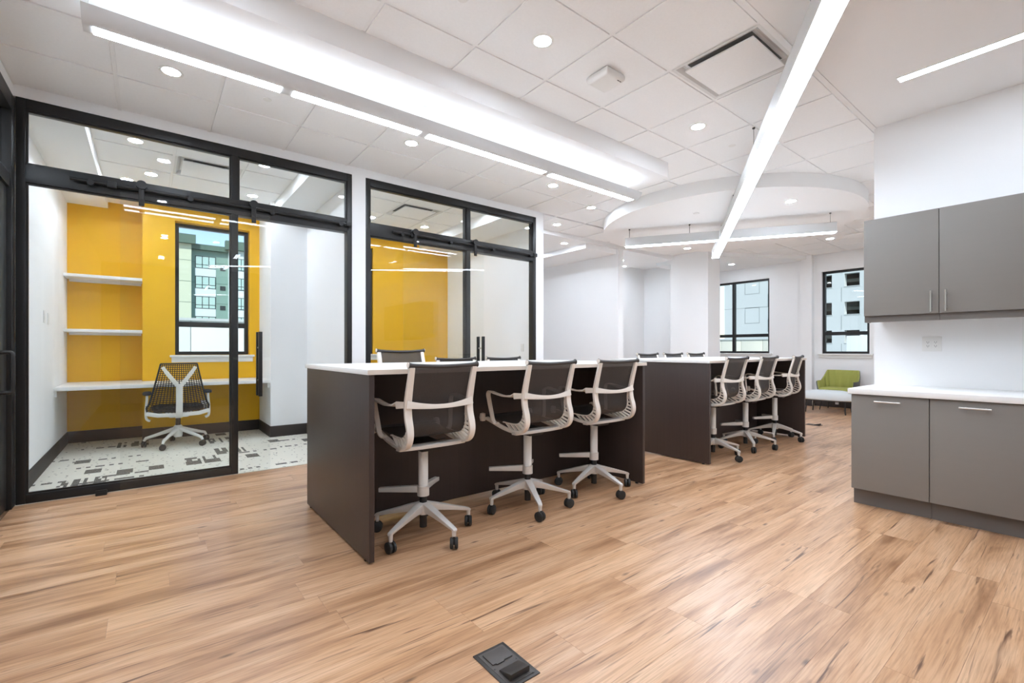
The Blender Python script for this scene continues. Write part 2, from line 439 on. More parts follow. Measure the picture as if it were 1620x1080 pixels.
wall('wall_far', 'wall_white', 'white far wall with two black windows',
     (FXW, FXW+.16, .9, 2.795, 0, H), (FXW, FXW+.16, 3.604, 4.638, 0, H), (FXW, FXW+.16, 6.05, 6.4, 0, H),
     (FXW, FXW+.16, 2.795, 3.604, 0, FZ0), (FXW, FXW+.16, 2.795, 3.604, FZ1, H), (FXW, FXW+.16, 4.638, 6.05, 0, FZ0), (FXW, FXW+.16, 4.638, 6.05, FZ1, H))
wall('wall_pilaster', 'wall_white', 'shallow white pilaster between far windows', (10.86, FXW, 3.74, 3.95, 0, H))
wall('wall_fin', 'wall_white', 'white wall between the open bays', (7.04, 7.19, 5.70, 8.3, 0, H))
wall('wall_column', 'wall_white', 'square white column before the far window', (8.85, 9.32, 4.9, 5.75, 0, H))
wall('wall_bay', 'wall_white', 'white back walls of the open bays', (4.525, 7.04, 8.2, 8.35, 0, H), (7.19, 9.85, 7.15, 7.3, 0, H), (9.85, 10.0, 6.3, 7.3, 0, H), (10.0, 11.16, 6.3, 6.45, 0, H))
wall('wall_kitchen', 'wall_white', 'white kitchenette wall behind the grey cabinets', (4.87, 5.05, -3.0, 1.204, 0, H))
wall('wall_right', 'wall_white', 'white wall behind the kitchenette', (5.05, 11.1, .78, .9, 0, H))
wall('wall_rear', 'rear_grey', 'grey wall behind the camera', (-2.2, 5.05, -3.12, -3.0, 0, H))
def base(name, label, *b):
    mb = MB()
    for q in b: mb.box(*q)
    return struct(name, mb, 'base_dark', label, bevel=.003)
base('baseboard_left', 'dark office baseboard', (XL, XL+.012, YG+.12, 7.94, .004, .15))
base('baseboard_back', 'dark baseboard under the yellow walls', (XL, -.066, 7.938, 7.95, .004, .15), (-.066, 1.28, 7.638, 7.65, .004, .15), (1.268, 1.28, 6.85, 7.638, .004, .15), (1.268, 1.737, 6.838, 6.85, .004, .15), (1.725, 1.737, YG+.12, 6.838, .004, .15))
base('baseboard_office', 'dark baseboard in the second glass office', (1.887, 4.45, 7.638, 7.65, .004, .15), (4.438, 4.45, YG+.12, 7.638, .004, .15))
base('baseboard_far', 'dark baseboard along the far wall', (FXW-.012, FXW, .9, 3.74, 0, .15), (FXW-.012, FXW, 3.95, 6.3, 0, .15), (10.848, 10.86, 3.728, 3.962, 0, .15))
base('baseboard_bay', 'dark baseboard of the open bays', (7.028, 7.04, 5.688, 8.2, 0, .15), (7.04, 7.19, 5.688, 5.70, 0, .15), (8.838, 8.85, 4.888, 5.75, 0, .15), (8.85, 9.32, 4.888, 4.9, 0, .15))

# ------------------------------------------------------------------ windows
def window_y(n, x0, x1, z0, z1, yf, mid, label):
    """window in a wall facing -y; frame set at yf"""
    f = MB(); b = .045; d0, d1 = yf, yf+.07
    f.box(x0, x0+b, d0, d1, z0, z1); f.box(x1-b, x1, d0, d1, z0, z1); f.box(x0+b, x1-b, d0, d1, z1-b, z1); f.box(x0+b, x1-b, d0, d1, z0, z0+b)
    r = struct('window_%d' % n, f, 'black_frame', label)
    box(x0+b, x1-b, d0-.004, d1, mid-.035, mid+.035).build('mid_rail', 'black_frame', r)
    box(x0+b, x1-b, yf+.03, yf+.04, mid+.035, z1-b).build('pane', 'glass_window', r)
    box(x0+b, x1-b, yf+.03, yf+.04, z0+b, mid-.035).build('pane', 'glass_window', r)
    st = box(x0-.06, x1+.06, yf-.17, yf+.0, z0-.03, z0-.002); st.box(x0-.04, x1+.04, yf-.145, yf-.125, z0-.10, z0-.03)
    st.build('window_stool', 'plate_white', r, bevel=.003)
    return r
window_y(1, .279, 1.152, WZ0, WZ1, 7.675+.10, 1.52, 'black-framed window in the near yellow office')
window_y(2, 2.132, 2.998, WZ0, WZ1, 7.675+.02, 1.52, 'black-framed window in the second yellow office')
def window_x(n, y0, y1, z0, z1, xf, mid, mull, label):
    f = MB(); b = .045; d0, d1 = xf, xf+.07
    f.box(d0, d1, y0, y0+b, z0, z1); f.box(d0, d1, y1-b, y1, z0, z1); f.box(d0, d1, y0+b, y1-b, z1-b, z1); f.box(d0, d1, y0+b, y1-b, z0, z0+b)
    r = struct('window_%d' % n, f, 'black_frame', label)
    box(d0-.004, d1, y0+b, y1-b, mid-.035, mid+.035).build('mid_rail', 'black_frame', r)
    ys = [y0+b, y1-b] if mull is None else [y0+b, mull-.03, mull+.03, y1-b]
    if mull is not None: box(d0-.006, d1, mull-.03, mull+.03, z0+b, z1-b).build('mullion', 'black_frame', r)
    for i in range(0, len(ys), 2):
        box(xf+.03, xf+.04, ys[i], ys[i+1], mid+.035, z1-b).build('pane', 'glass_window', r)
        box(xf+.03, xf+.04, ys[i], ys[i+1], z0+b, mid-.035).build('pane', 'glass_window', r)
    st = box(xf-.10, xf, y0-.07, y1+.07, z0-.03, z0-.002); st.box(xf-.075, xf-.055, y0-.05, y1+.05, z0-.09, z0-.03)
    st.build('window_stool', 'plate_white', r, bevel=.003)
    return r
window_x(3, 4.64, 6.048, FZ0, FZ1, FXW+.05, 1.50, 5.47, 'black-framed far window beside the white column')
window_x(4, 2.797, 3.602, FZ0, FZ1, FXW+.05, 1.50, None, 'black-framed far window above the green armchair')

# ------------------------------------------------------------------ glass partitions and sliding doors
def partition(label, x0, x1, mull, open0):
    t = thing('glass_partition', label, 'partition', (0, 0, 0))
    y0, y1 = YG, YG+.10; p = .052
    B = lambda n, *a: box(*a).build(n, 'black_frame', t, bevel=.003)
    B('post', x0, x0+p, y0, y1, 0, 3.072); B('post', x1-p, x1, y0, y1, 0, 3.072)
    B('top_rail', x0+p, x1-p, y0, y1, 2.99, 3.072)
    B('header_rail', x0+p, x1-p, y0, y1, 2.44, 2.578)
    B('mullion', mull-.028, mull+.028, y0, y1, 2.578, 2.99)
    B('mullion', mull-.028, mull+.028, y0, y1, 0, 2.44)
    B('bottom_rail', x0+p, mull-.028, y0, y1, 0, .07)
    # glazing beads seen as a thin lighter line
    for (a, b, c, d) in ((x0+p, mull-.028, .07, 2.44), (x0+p, mull-.028, 2.578, 2.99), (mull+.028, x1-p, 2.578, 2.99)):
        g = MB(); q = .014
        g.box(a, b, y0+.02, y0+.035, c, c+q); g.box(a, b, y0+.02, y0+.035, d-q, d)
        g.box(a, a+q, y0+.02, y0+.035, c+q, d-q); g.box(b-q, b, y0+.02, y0+.035, c+q, d-q)
        g.build('glazing_bead', 'dark_steel', t)
        box(a, b, y0+.045, y0+.055, c, d).build('pane', 'glass_clear', t)
    # sliding track with its standoffs
    tr = MB().tube([(x0+.30, YG-.035, 2.515), (x1-.03, YG-.035, 2.515)], .014, 10).build('door_track', 'black_frame', t, smooth=True)
    n = 4
    for i in range(n):
        xx = x0+.42+(x1-x0-.55)*i/(n-1)
        MB().cyl((xx, YG-.05, 2.505), (xx, YG+.001, 2.505), .022, n=14).build('standoff', 'black_frame', tr, smooth=True)
    for xx in (x0+.30+.25, x1-.05):
        box(xx-.03, xx+.03, YG-.055, YG-.015, 2.49, 2.54).build('track_stop', 'black_frame', tr, bevel=.006)
    return t
partition('large near glass partition in black frame', -.787, 1.737, .636, True)
partition('farther glass partition in black frame behind the first table', 1.887, 4.382, 3.235, True)
def sliding(label, x0, x1, hang, hx):
    t = thing('sliding_glass_door', label, 'door')
    box(x0, x1, YG-.058, YG-.048, .016, 2.465).build('pane', 'glass_clear', t)
    for xx in hang:
        h = MB().box(xx-.019, xx+.019, YG-.078, YG-.06, 2.37, 2.545)
        o = h.build('hanger', 'black_frame', t, bevel=.006)
        MB().cyl((xx, YG-.086, 2.545), (xx, YG-.02, 2.545), .036, n=20).build('roller', 'black_frame', o, smooth=True)
        for zz in (2.395, 2.435):
            MB().cyl((xx, YG-.084, zz), (xx, YG-.07, zz), .011, n=12).build('bolt', 'black_frame', o, smooth=True)
    for yy, k in ((YG-.115, 1), (YG+.0, -1)):
        o = box(hx-.016, hx+.016, yy-.016+(-.0 if k > 0 else .002), yy+.016, .73, 1.34).build('pull_handle', 'black_frame', t, bevel=.003)
        for zz in (.88, 1.19):
            MB().cyl((hx, yy, zz), (hx, YG-.053, zz), .009, n=10).build('stud', 'steel_brushed', o, smooth=True)
    return t
sliding('near frameless sliding glass door with tall black pull', -.185, .924, (-.047, .783), .83)
sliding('second frameless sliding glass door hanging farther right', 2.311, 3.433, (2.454, 3.295), 3.383)
g = thing('floor_guide', 'small black floor guide block under the near sliding door', 'guide', (-.30, 4.97, 0))
box(-.035, .035, -.02, .045, 0.001, .03).build('block', 'black_frame', g, bevel=.004)
box(-.035, .035, -.02, -.008, .03, .045).build('lip', 'black_frame', g)

# black storefront at far left
t = thing('storefront_door', 'black-framed storefront door at the left edge of the picture', 'door', (0, 0, 0))
B = lambda n, *a: box(*a).build(n, 'black_frame', t, bevel=.003)
B('jamb', -.90, -.79, 4.93, 5.028, 0, 3.05); B('jamb', -.90, -.79, 2.92, 3.02, 0, 3.05)
B('header', -.90, -.79, 3.02, 4.93, 2.93, 3.05); B('transom', -.885, -.80, 3.02, 4.93, 2.36, 2.46)
B('stile', -.875, -.815, 4.70, 4.92, .012, 2.355); B('stile', -.875, -.815, 3.03, 3.2, .012, 2.355)
B('rail', -.875, -.815, 3.2, 4.70, 2.2, 2.355); B('rail', -.875, -.815, 3.2, 4.70, .012, .27)
box(-.85, -.84, 3.2, 4.70, .27, 2.2).build('pane', 'glass_clear', t); box(-.85, -.84, 3.02, 4.93, 2.46, 2.93).build('pane', 'glass_clear', t)
o = MB().tube(smooth_path([(-.815, 4.74, 1.15), (-.765, 4.74, 1.15), (-.755, 4.74, 1.12), (-.755, 4.74, 1.0), (-.755, 4.74, .90), (-.765, 4.74, .87), (-.815, 4.74, .87)], 4), .014, 10).build('pull_handle', 'dark_steel', t, smooth=True)
wall('wall_left.002', 'wall_white', 'white wall above the black storefront door', (-.94, XL, 2.9, YG, 3.05, H))
wall('wall_corridor', 'wall_white', 'wall beyond the storefront door', (-2.2, -2.1, -3.0, 8.1, 0, H), (-2.1, -.94, 5.1, 5.2, 0, H))

# ------------------------------------------------------------------ lamps
def strip_light(t, mb_body, lenses): pass
# long pendant with up and down light
pd = thing('linear_pendant', 'long white linear pendant under the bright soffit', 'pendant light', (0, 3.165, 0))
prof = [(-.105, 2.862), (-.10, 2.85), (-.085, 2.825), (-.062, 2.803), (-.04, 2.792), (.04, 2.792), (.062, 2.803), (.085, 2.825), (.10, 2.85), (.105, 2.862), (.075, 2.862), (.06, 2.84), (-.06, 2.84), (-.075, 2.862)]
n = len(prof)
body = MB().add([(x, y, z) for x in (-.262, 4.18) for y, z in prof],
                [tuple(range(n)), tuple(range(2*n-1, n-1, -1))]+[(i, (i+1) % n, n+(i+1) % n, n+i) for i in range(n)])
body.build('housing', 'chair_alu', pd, smooth=True)
M['housing_grey'] = None
mat('housing_grey', rgb(205, 204, 202), .5); pd.children[0].data.materials[0] = M['housing_grey']
for a, b in ((-.222, .65), (.718, 1.597), (1.664, 2.852), (2.925, 4.122)):
    box(a, b, -.036, .036, 2.789, 2.7925).build('lens', 'lamp_strip', pd)
box(-.23, 4.15, -.058, .058, 2.8405, 2.864).build('uplight_lens', 'lamp_up', pd)
for x in (-.24, 1.62, 4.07):
    MB().cyl((x, 0, 2.84), (x, 0, 2.985), .0025 if x < 4 else .006, n=6).build('suspension_cable', 'plate_white', pd)
    MB().cyl((x, 0, 2.976), (x, 0, 2.99), .045, .05, n=20).build('canopy', 'plate_white', pd, smooth=True)
# crossed box pendants
UA = math.atan2(.5418, .8405)
def box_pendant(label, loc, rz, x0, x1, cables):
    t = thing('box_pendant', label, 'pendant light', loc, rz)
    w_ = .056
    hb = MB().box(x0, x1, -w_, -w_+.004, .004, .13); hb.box(x0, x1, w_-.004, w_, .004, .13); hb.box(x0, x1, -w_+.004, w_-.004, .126, .13)
    hb.box(x0, x0+.004, -w_+.004, w_-.004, .004, .126); hb.box(x1-.004, x1, -w_+.004, w_-.004, .004, .126)
    hb.build('housing', 'housing_grey', t)
    box(x0+.002, x1-.002, -w_+.001, w_-.001, 0, .004).build('lens', 'lamp_strip', t)
    for cx_, top in cables:
        MB().cyl((cx_, 0, .13), (cx_, 0, top-loc[2]), .002, n=6).build('suspension_cable', 'dark_steel', t)
        MB().cyl((cx_, 0, top-loc[2]-.012), (cx_, 0, top-loc[2]), .012, n=12).build('canopy', 'dark_steel', t)
    return t
CR = (6.43, 3.33)
box_pendant('very long diagonal box pendant running overhead toward the camera', (CR[0], CR[1], 2.72), UA, -6.6, 1.34, ((1.25, 2.99), (.2, 2.99), (-1.2, 2.99), (-2.6, 3.15), (-4.4, 3.15), (-6.4, 3.055)))
a = box_pendant('shorter crossing box pendant below the round ceiling drum', (CR[0], CR[1], 2.722), UA+PI/2, -1.36, -.057, ((-1.3, 2.99),))
box(0.057, 1.36, -.056, .056, 0, .13)
hb = MB(); w_ = .056
hb.box(.057, 1.36, -w_, -w_+.004, .004, .13); hb.box(.057, 1.36, w_-.004, w_, .004, .13); hb.box(.057, 1.36, -w_+.004, w_-.004, .126, .13); hb.box(1.356, 1.36, -w_+.004, w_-.004, .004, .126)
hb.build('housing', 'housing_grey', a); box(.057, 1.358, -w_+.001, w_-.001, 0, .004).build('lens', 'lamp_strip', a)
for cx_ in (.45, 1.3):
    MB().cyl((cx_, 0, .13), (cx_, 0, .266), .003, n=6).build('suspension_cable', 'dark_steel', a)
    MB().cyl((cx_, 0, .256), (cx_, 0, .268), .012, n=12).build('canopy', 'dark_steel', a)
# recessed linear lights in the drywall ceiling
def recessed(label, x, y0, y1):
    t = thing('recessed_linear_light', label, 'ceiling light', (x, y0, 3.055))
    L = y1-y0
    box(-.036, .036, 0, L, -.003, .0).build('lens', 'lamp_strip', t)
    f = MB().box(-.042, -.036, -.006, L+.006, -.004, 0); f.box(.036, .042, -.006, L+.006, -.004, 0); f.box(-.036, .036, -.006, 0, -.004, 0); f.box(-.036, .036, L, L+.006, -.004, 0)
    f.build('trim_frame', 'tee_white', t)
recessed('recessed linear light above the grey wall cabinets', 4.128, -2.3, .88)
recessed('recessed linear fill light added behind the camera', 1.4, -2.6, -.6)  # unseen strip, added to light the floor near the camera
# downlights
dl0 = None
emit('lamp_down_office', L_DOWN*.8, LAMP)
_ol = []
def office_lens(q):
    if not _ol:
        d = q.data.copy(); d.materials[0] = M['lamp_down_office']; _ol.append(d)
    return _ol[0]
def downlight(label, x, y, z):
    global dl0
    t = thing('downlight', label, 'downlight', (x, y, z), 0, 'round recessed downlights')
    if dl0 is None:
        a = MB().lathe([(.052, 0), (.072, -.001), (.074, -.004), (.068, -.007), (.054, -.005), (.052, 0)], 28).build('trim_ring', 'plate_white', t, smooth=True)
        b = MB().lathe([(.0001, -.001), (.0535, -.001), (.0535, -.004), (.0001, -.004)], 28).build('lens', 'lamp_down', t)
        dl0 = (a, b)
    else:
        clone(dl0[0], t); q = clone(dl0[1], t)
        if 'glass office' in label: q.data = office_lens(q)
for lab, x, y in (('downlight right above the first table end, nearest the camera', .14, 2.217), ('bright downlight right of the soffit, left of the square white box', 1.987, 2.217), ('downlight beyond the square air diffuser', 3.834, 2.217),
                  ('downlight between pendant and near glass partition', .125, 4.09), ('downlight above the gap between both glass partitions', 1.981, 4.09), ('downlight above the far end of the second glass partition', 3.834, 4.09),
                  ('downlight past the white corner, by the open bay', 5.08, 5.33), ('downlight left of the round drum rim', 4.85, 4.4),
                  ('downlight near the far wall air diffuser', 9.55, 3.0), ('downlight behind the kitchenette wall end', 9.5, 1.9)):
    downlight(lab, x, y, CEIL)
downlight('downlight set in the round drum, right of the long pendant', 6.19, 2.36, 2.99)
downlight('downlight set in the far side of the round drum', 7.6, 4.6, 2.99)
downlight('downlight in the angled ceiling before the far window', 10.2, 5.1, 3.07)
for lab, x, y in (('rear left downlight in the near glass office', -.1, 5.65), ('left downlight in the near glass office', .02, 6.62), ('back left downlight in the near glass office', -.2, 7.0), ('right downlight in the near glass office', .98, 5.55), ('back right downlight in the near glass office', 1.05, 6.75),
                  ('front left downlight in the second glass office', 2.35, 5.45), ('back left downlight in the second glass office', 2.62, 6.75), ('back downlight in the second glass office', 3.5, 6.75), ('front right downlight in the second glass office', 3.55, 5.5)):
    downlight(lab, x, y, CEIL)
for lab, x, y in (('downlight in the first open bay', 5.9, 6.9), ('downlight in the second open bay', 8.0, 6.4), ('front fill downlight added in the first open bay', 5.9, 6.0), ('deep fill downlight added in the second open bay', 8.6, 6.8), ('fill downlight added in the corridor beyond the storefront door', -1.5, 3.6), ('rear fill downlight added in the corridor beyond the storefront door', -1.5, 1.8), ('second fill downlight added in the corridor beyond the storefront door', -1.5, 4.4), ('third fill downlight added in the corridor beyond the storefront door', -1.5, 4.0), ('fourth fill downlight added in the corridor beyond the storefront door', -1.5, 3.2), ('fifth fill downlight added in the corridor beyond the storefront door', -1.5, 2.7)): downlight(lab, x, y, 3.09)  # unseen corridor lights, front and deep bay lights are added to brighten the room
for lab, x, y in (('fill downlight added in drywall ceiling beside the camera', .2, .4), ('fill downlight added behind the camera at left', .2, -1.8)): downlight(lab, x, y, 3.055)  # unseen pair, added for more light around the camera

# ------------------------------------------------------------------ ceiling fittings
def diffuser(label, x, y, z=CEIL):
    t = thing('air_diffuser', label, 'air diffuser', (x, y, z)); h = T/2
    ring = []
    for r, zz in ((h-.008, .0), (h-.03, .001), (h-.055, .03), (h-.09, .045)):
        ring.append([(-r, -r, zz), (r, -r, zz), (r, r, zz), (-r, r, zz)])
    MB().rings(ring, caps=False).build('cone', 'pan_grey', t)
    box(-h+.09, h-.09, -h+.09, h-.09, .03, .034).build('backing', 'backing_grey', t)
    box(-h+.075, h-.075, -h+.075, h-.075, -.018, -.006).build('plate', 'tile_white', t, bevel=.003)
    for a, b in ((1, 1), (1, -1), (-1, 1), (-1, -1)):
        MB().cyl((a*.15, b*.15, -.008), (a*.15, b*.15, .03), .006, n=8).build('plate_screw', 'steel_brushed', t)
diffuser('square air diffuser beside the diagonal pendant', *DIFF)
diffuser('square air diffuser in the near glass office', *D1)
diffuser('square air diffuser in the second glass office', *D2)
diffuser('square air diffuser near the far window', 9.64, 2.51)
t = thing('ceiling_sensor', 'square white plastic box fixed to a ceiling tile near the air diffuser', 'ceiling sensor', (2.595, 2.215, CEIL))
MB().rings([[(a*r, b*r, zz) for a, b in ((-1, -1), (1, -1), (1, 1), (-1, 1))] for r, zz in ((.088, -.003), (.098, -.018), (.098, -.045), (.084, -.062))]).build('case', 'plate_white', t, bevel=.008, smooth=True)
box(.03, .05, -.085, -.08, -.0635, -.0615).build('status_mark', 'slot_dark', t); box(.055, .07, -.085, -.08, -.0635, -.0615).build('status_mark', 'slot_dark', t)
def sprinkler(label, x, y, z):
    t = thing('sprinkler', label, 'sprinkler', (x, y, z), 0, 'flush round sprinkler covers')
    MB().lathe([(.0001, 0), (.032, 0), (.033, -.002), (.030, -.005), (.0001, -.006)], 20).build('cover_plate', 'plate_white', t, smooth=True)
    MB().lathe([(.0335, 0), (.041, 0), (.041, -.0025), (.0335, -.0025), (.0335, 0)], 20).build('cup_ring', 'pan_grey', t)
for lab, x, y, z in (('sprinkler cover near the top edge of the picture', 1.392, 2.226, CEIL), ('sprinkler cover left of the diagonal pendant', 4.451, 2.22, CEIL), ('sprinkler cover above the near glass partition', .738, 4.08, CEIL),
                     ('sprinkler cover below the pendant far end', 4.467, 4.087, CEIL), ('sprinkler cover in the round drum', 5.75, 3.35, 2.99), ('sprinkler cover near the far air diffuser', 8.9, 2.35, CEIL)):
    sprinkler(lab, x, y, z)

# ------------------------------------------------------------------ office furnishing
t = thing('wall_desk', 'long white wall-hung desk slab in the near office', 'desk', (0, 0, 0))
MB().prism([(XL+.001, 6.9), (1.279, 6.9), (1.279, 7.637), (-.0665, 7.637), (-.0665, 7.937), (XL+.001, 7.937)], .725, .765).build('desk_top', 'quartz_white', t, bevel=.003)
box(XL+.001, XL+.02, 6.95, 7.9, .66, .725).build('wall_cleat', 'quartz_white', t); box(1.26, 1.279, 6.95, 7.6, .66, .725).build('wall_cleat', 'quartz_white', t)
for lab, z in (('upper white shelf in the yellow niche', 2.05), ('lower white shelf in the yellow niche', 1.385)):
    t = thing('wall_shelf', lab, 'shelf', (0, 0, z), 0, 'white niche shelves')
    box(XL+.001, -.067, 7.62, 7.949, 0, .036).build('board', 'quartz_white', t, bevel=.002)
    box(XL+.02, -.08, 7.93, 7.949, -.03, 0).build('cleat', 'quartz_white', t)
def plate_x(name, label, cat, x, y, z, sgn, gangs=1, kind='switch'):
    t = thing(name, label, cat, (x, y, z))
    wd = .035 if gangs == 1 else .058
    a, b = (0, sgn*.006)
    box(min(a, b), max(a, b), -wd, wd, -.058, .058).build('cover_plate', 'plate_white', t, bevel=.002)
    for k in range(gangs):
        yc = 0 if gangs == 1 else (-.023+.046*k)
        c0, c1 = sgn*.006, sgn*.009
        o = box(min(c0, c1), max(c0, c1), yc-.0165, yc+.0165, -.033, .033).build('rocker' if kind == 'switch' else 'receptacle', 'plate_white', t, bevel=.001)
        if kind != 'switch':
            e0, e1 = sgn*.0088, sgn*.0096
            for zz in (-.018, .012):
                for yy in (-.006, .006): box(min(e0, e1), max(e0, e1), yc+yy-.001, yc+yy+.001, zz, zz+.009).build('slot', 'slot_dark', o)
                MB().cyl((e0, yc, zz-.005), (e1, yc, zz-.005), .0026, n=8).build('ground_hole', 'slot_dark', o)
    return t
plate_x('light_switch', 'left light switch on the near office side wall', 'switch', XL, 6.33, 1.49, 1)
plate_x('light_switch', 'right light switch on the near office side wall', 'switch', XL, 6.56, 1.48, 1)
plate_x('light_switch', 'light switch on the second office side wall', 'switch', 4.45, 5.42, 1.20, -1)
plate_x('wall_outlet', 'double outlet on the wall under the grey wall cabinets', 'outlet', 4.87, .834, 1.215, -1, 2, 'outlet')
t = thing('wall_outlet', 'outlet on the yellow wall under the desk', 'outlet', (.60, 7.65, .42)); 
box(-.035, .035, -.006, 0, -.058, .058).build('cover_plate', 'plate_white', t, bevel=.002); box(-.016, .016, -.009, -.006, -.033, .033).build('receptacle', 'plate_white', t)
t = thing('wall_outlet', 'outlet low on the far wall behind the bench', 'outlet', (FXW-.012, 3.33, .09)); 
box(-.006, 0, -.03, .03, -.03, .03).build('cover_plate', 'plate_white', t, bevel=.002); box(-.009, -.006, -.012, .012, -.02, .02).build('receptacle', 'plate_white', t)

# ------------------------------------------------------------------ kitchenette
XB = 4.2
UL = ['leftmost', 'second', 'third', 'fourth']
for k in range(4):
    y1 = 1.182-.45*k; y0 = y1-.45
    t = thing('base_cabinet', '%s grey base cabinet under the white counter' % UL[k], 'cabinet', (XB, y0, 0), 0, 'grey base cabinets')
    box(.022, .669, .001, .449, .125, .836).build('carcass', 'cabinet_core' if k else 'cabinet_grey', t)
    box(.065, .08, .001, .449, 0.0, .125).build('toe_kick', 'cabinet_core', t)
    d = box(0, .02, .0025, .4475, .125, .832).build('door', 'cabinet_grey', t, bevel=.0015)
    hd = MB().cyl((-.032, .15, .79), (-.032, .30, .79), .006, n=12)
    hd.cyl((-.032, .178, .79), (0.001, .178, .79), .0045, n=8); hd.cyl((-.032, .272, .79), (.001, .272, .79), .0045, n=8)
    hd.build('bar_handle', 'steel_brushed', d, smooth=True)
t = thing('countertop', 'white countertop over the grey base cabinets', 'countertop', (0, 0, .838))
box(4.178, 4.869, -.70, 1.198, 0, .040).build('slab', 'quartz_white', t, bevel=.003)
box(4.182, 4.2, -.69, 1.194, -.002, .0).build('underside_strip', 'cabinet_core', t)
for k in range(4):
    y1 = 1.182-.45*k; y0 = y1-.45
    t = thing('wall_cabinet', '%s grey wall cabinet above the counter' % UL[k], 'cabinet', (4.5, y0, 0), 0, 'grey wall cabinets')
    box(.022, .369, .001, .449, 1.437, 2.196).build('carcass', 'cabinet_grey', t)
    d = box(0, .02, .002, .448, 1.437, 2.196).build('door', 'cabinet_grey', t, bevel=.0015)
    box(.024, .044, .001, .449, 1.387, 1.436).build('light_rail', 'cabinet_core', t)
    if k == 0: box(.044, .11, .43, .449, 1.387, 1.436).build('light_rail', 'cabinet_core', t)
    yc = .04 if k % 2 == 0 else .41
    hd = MB().cyl((-.032, yc, 1.447), (-.032, yc, 1.60), .006, n=12)
    hd.cyl((-.032, yc, 1.475), (0.001, yc, 1.475), .0045, n=8); hd.cyl((-.032, yc, 1.572), (.001, yc, 1.572), .0045, n=8)
    hd.build('bar_handle', 'steel_brushed', d, smooth=True)

# ------------------------------------------------------------------ tables
def table(label, x0, x1):
    t = thing('bar_table', label, 'table', ((x0+x1)/2, 3.075, 0)); h = (x1-x0)/2; wy = .635
    tp = box(-h, h, -wy, wy, 1.033, 1.061).build('table_top', 'quartz_white', t, bevel=.0015)
    box(-h-.0004, h+.0004, -wy-.0006, -wy+.0005, 1.0335, 1.0595).build('edge_band', 'edge_band', tp)
    for sx in (-1, 1):
        a = sx*(h-.012); b = sx*(h-.042)
        p = box(min(a, b), max(a, b), -wy+.012, wy-.012, .012, 1.033).build('end_panel', 'laminate_dark', t, bevel=.001)
        for yy in (-.55, .55): MB().cyl(((a+b)/2, yy, 0), ((a+b)/2, yy, .013), .014, n=12).build('glide_foot', 'plastic_black', p)
    box(-h+.042, h-.042, -.012, .012, .03, 1.033).build('centre_panel', 'laminate_dark', t)
    return t
table('nearer bar-height table with dark wood panels and white top', .927, 3.398)
table('farther bar-height table with dark wood panels and white top', 4.442, 6.91)

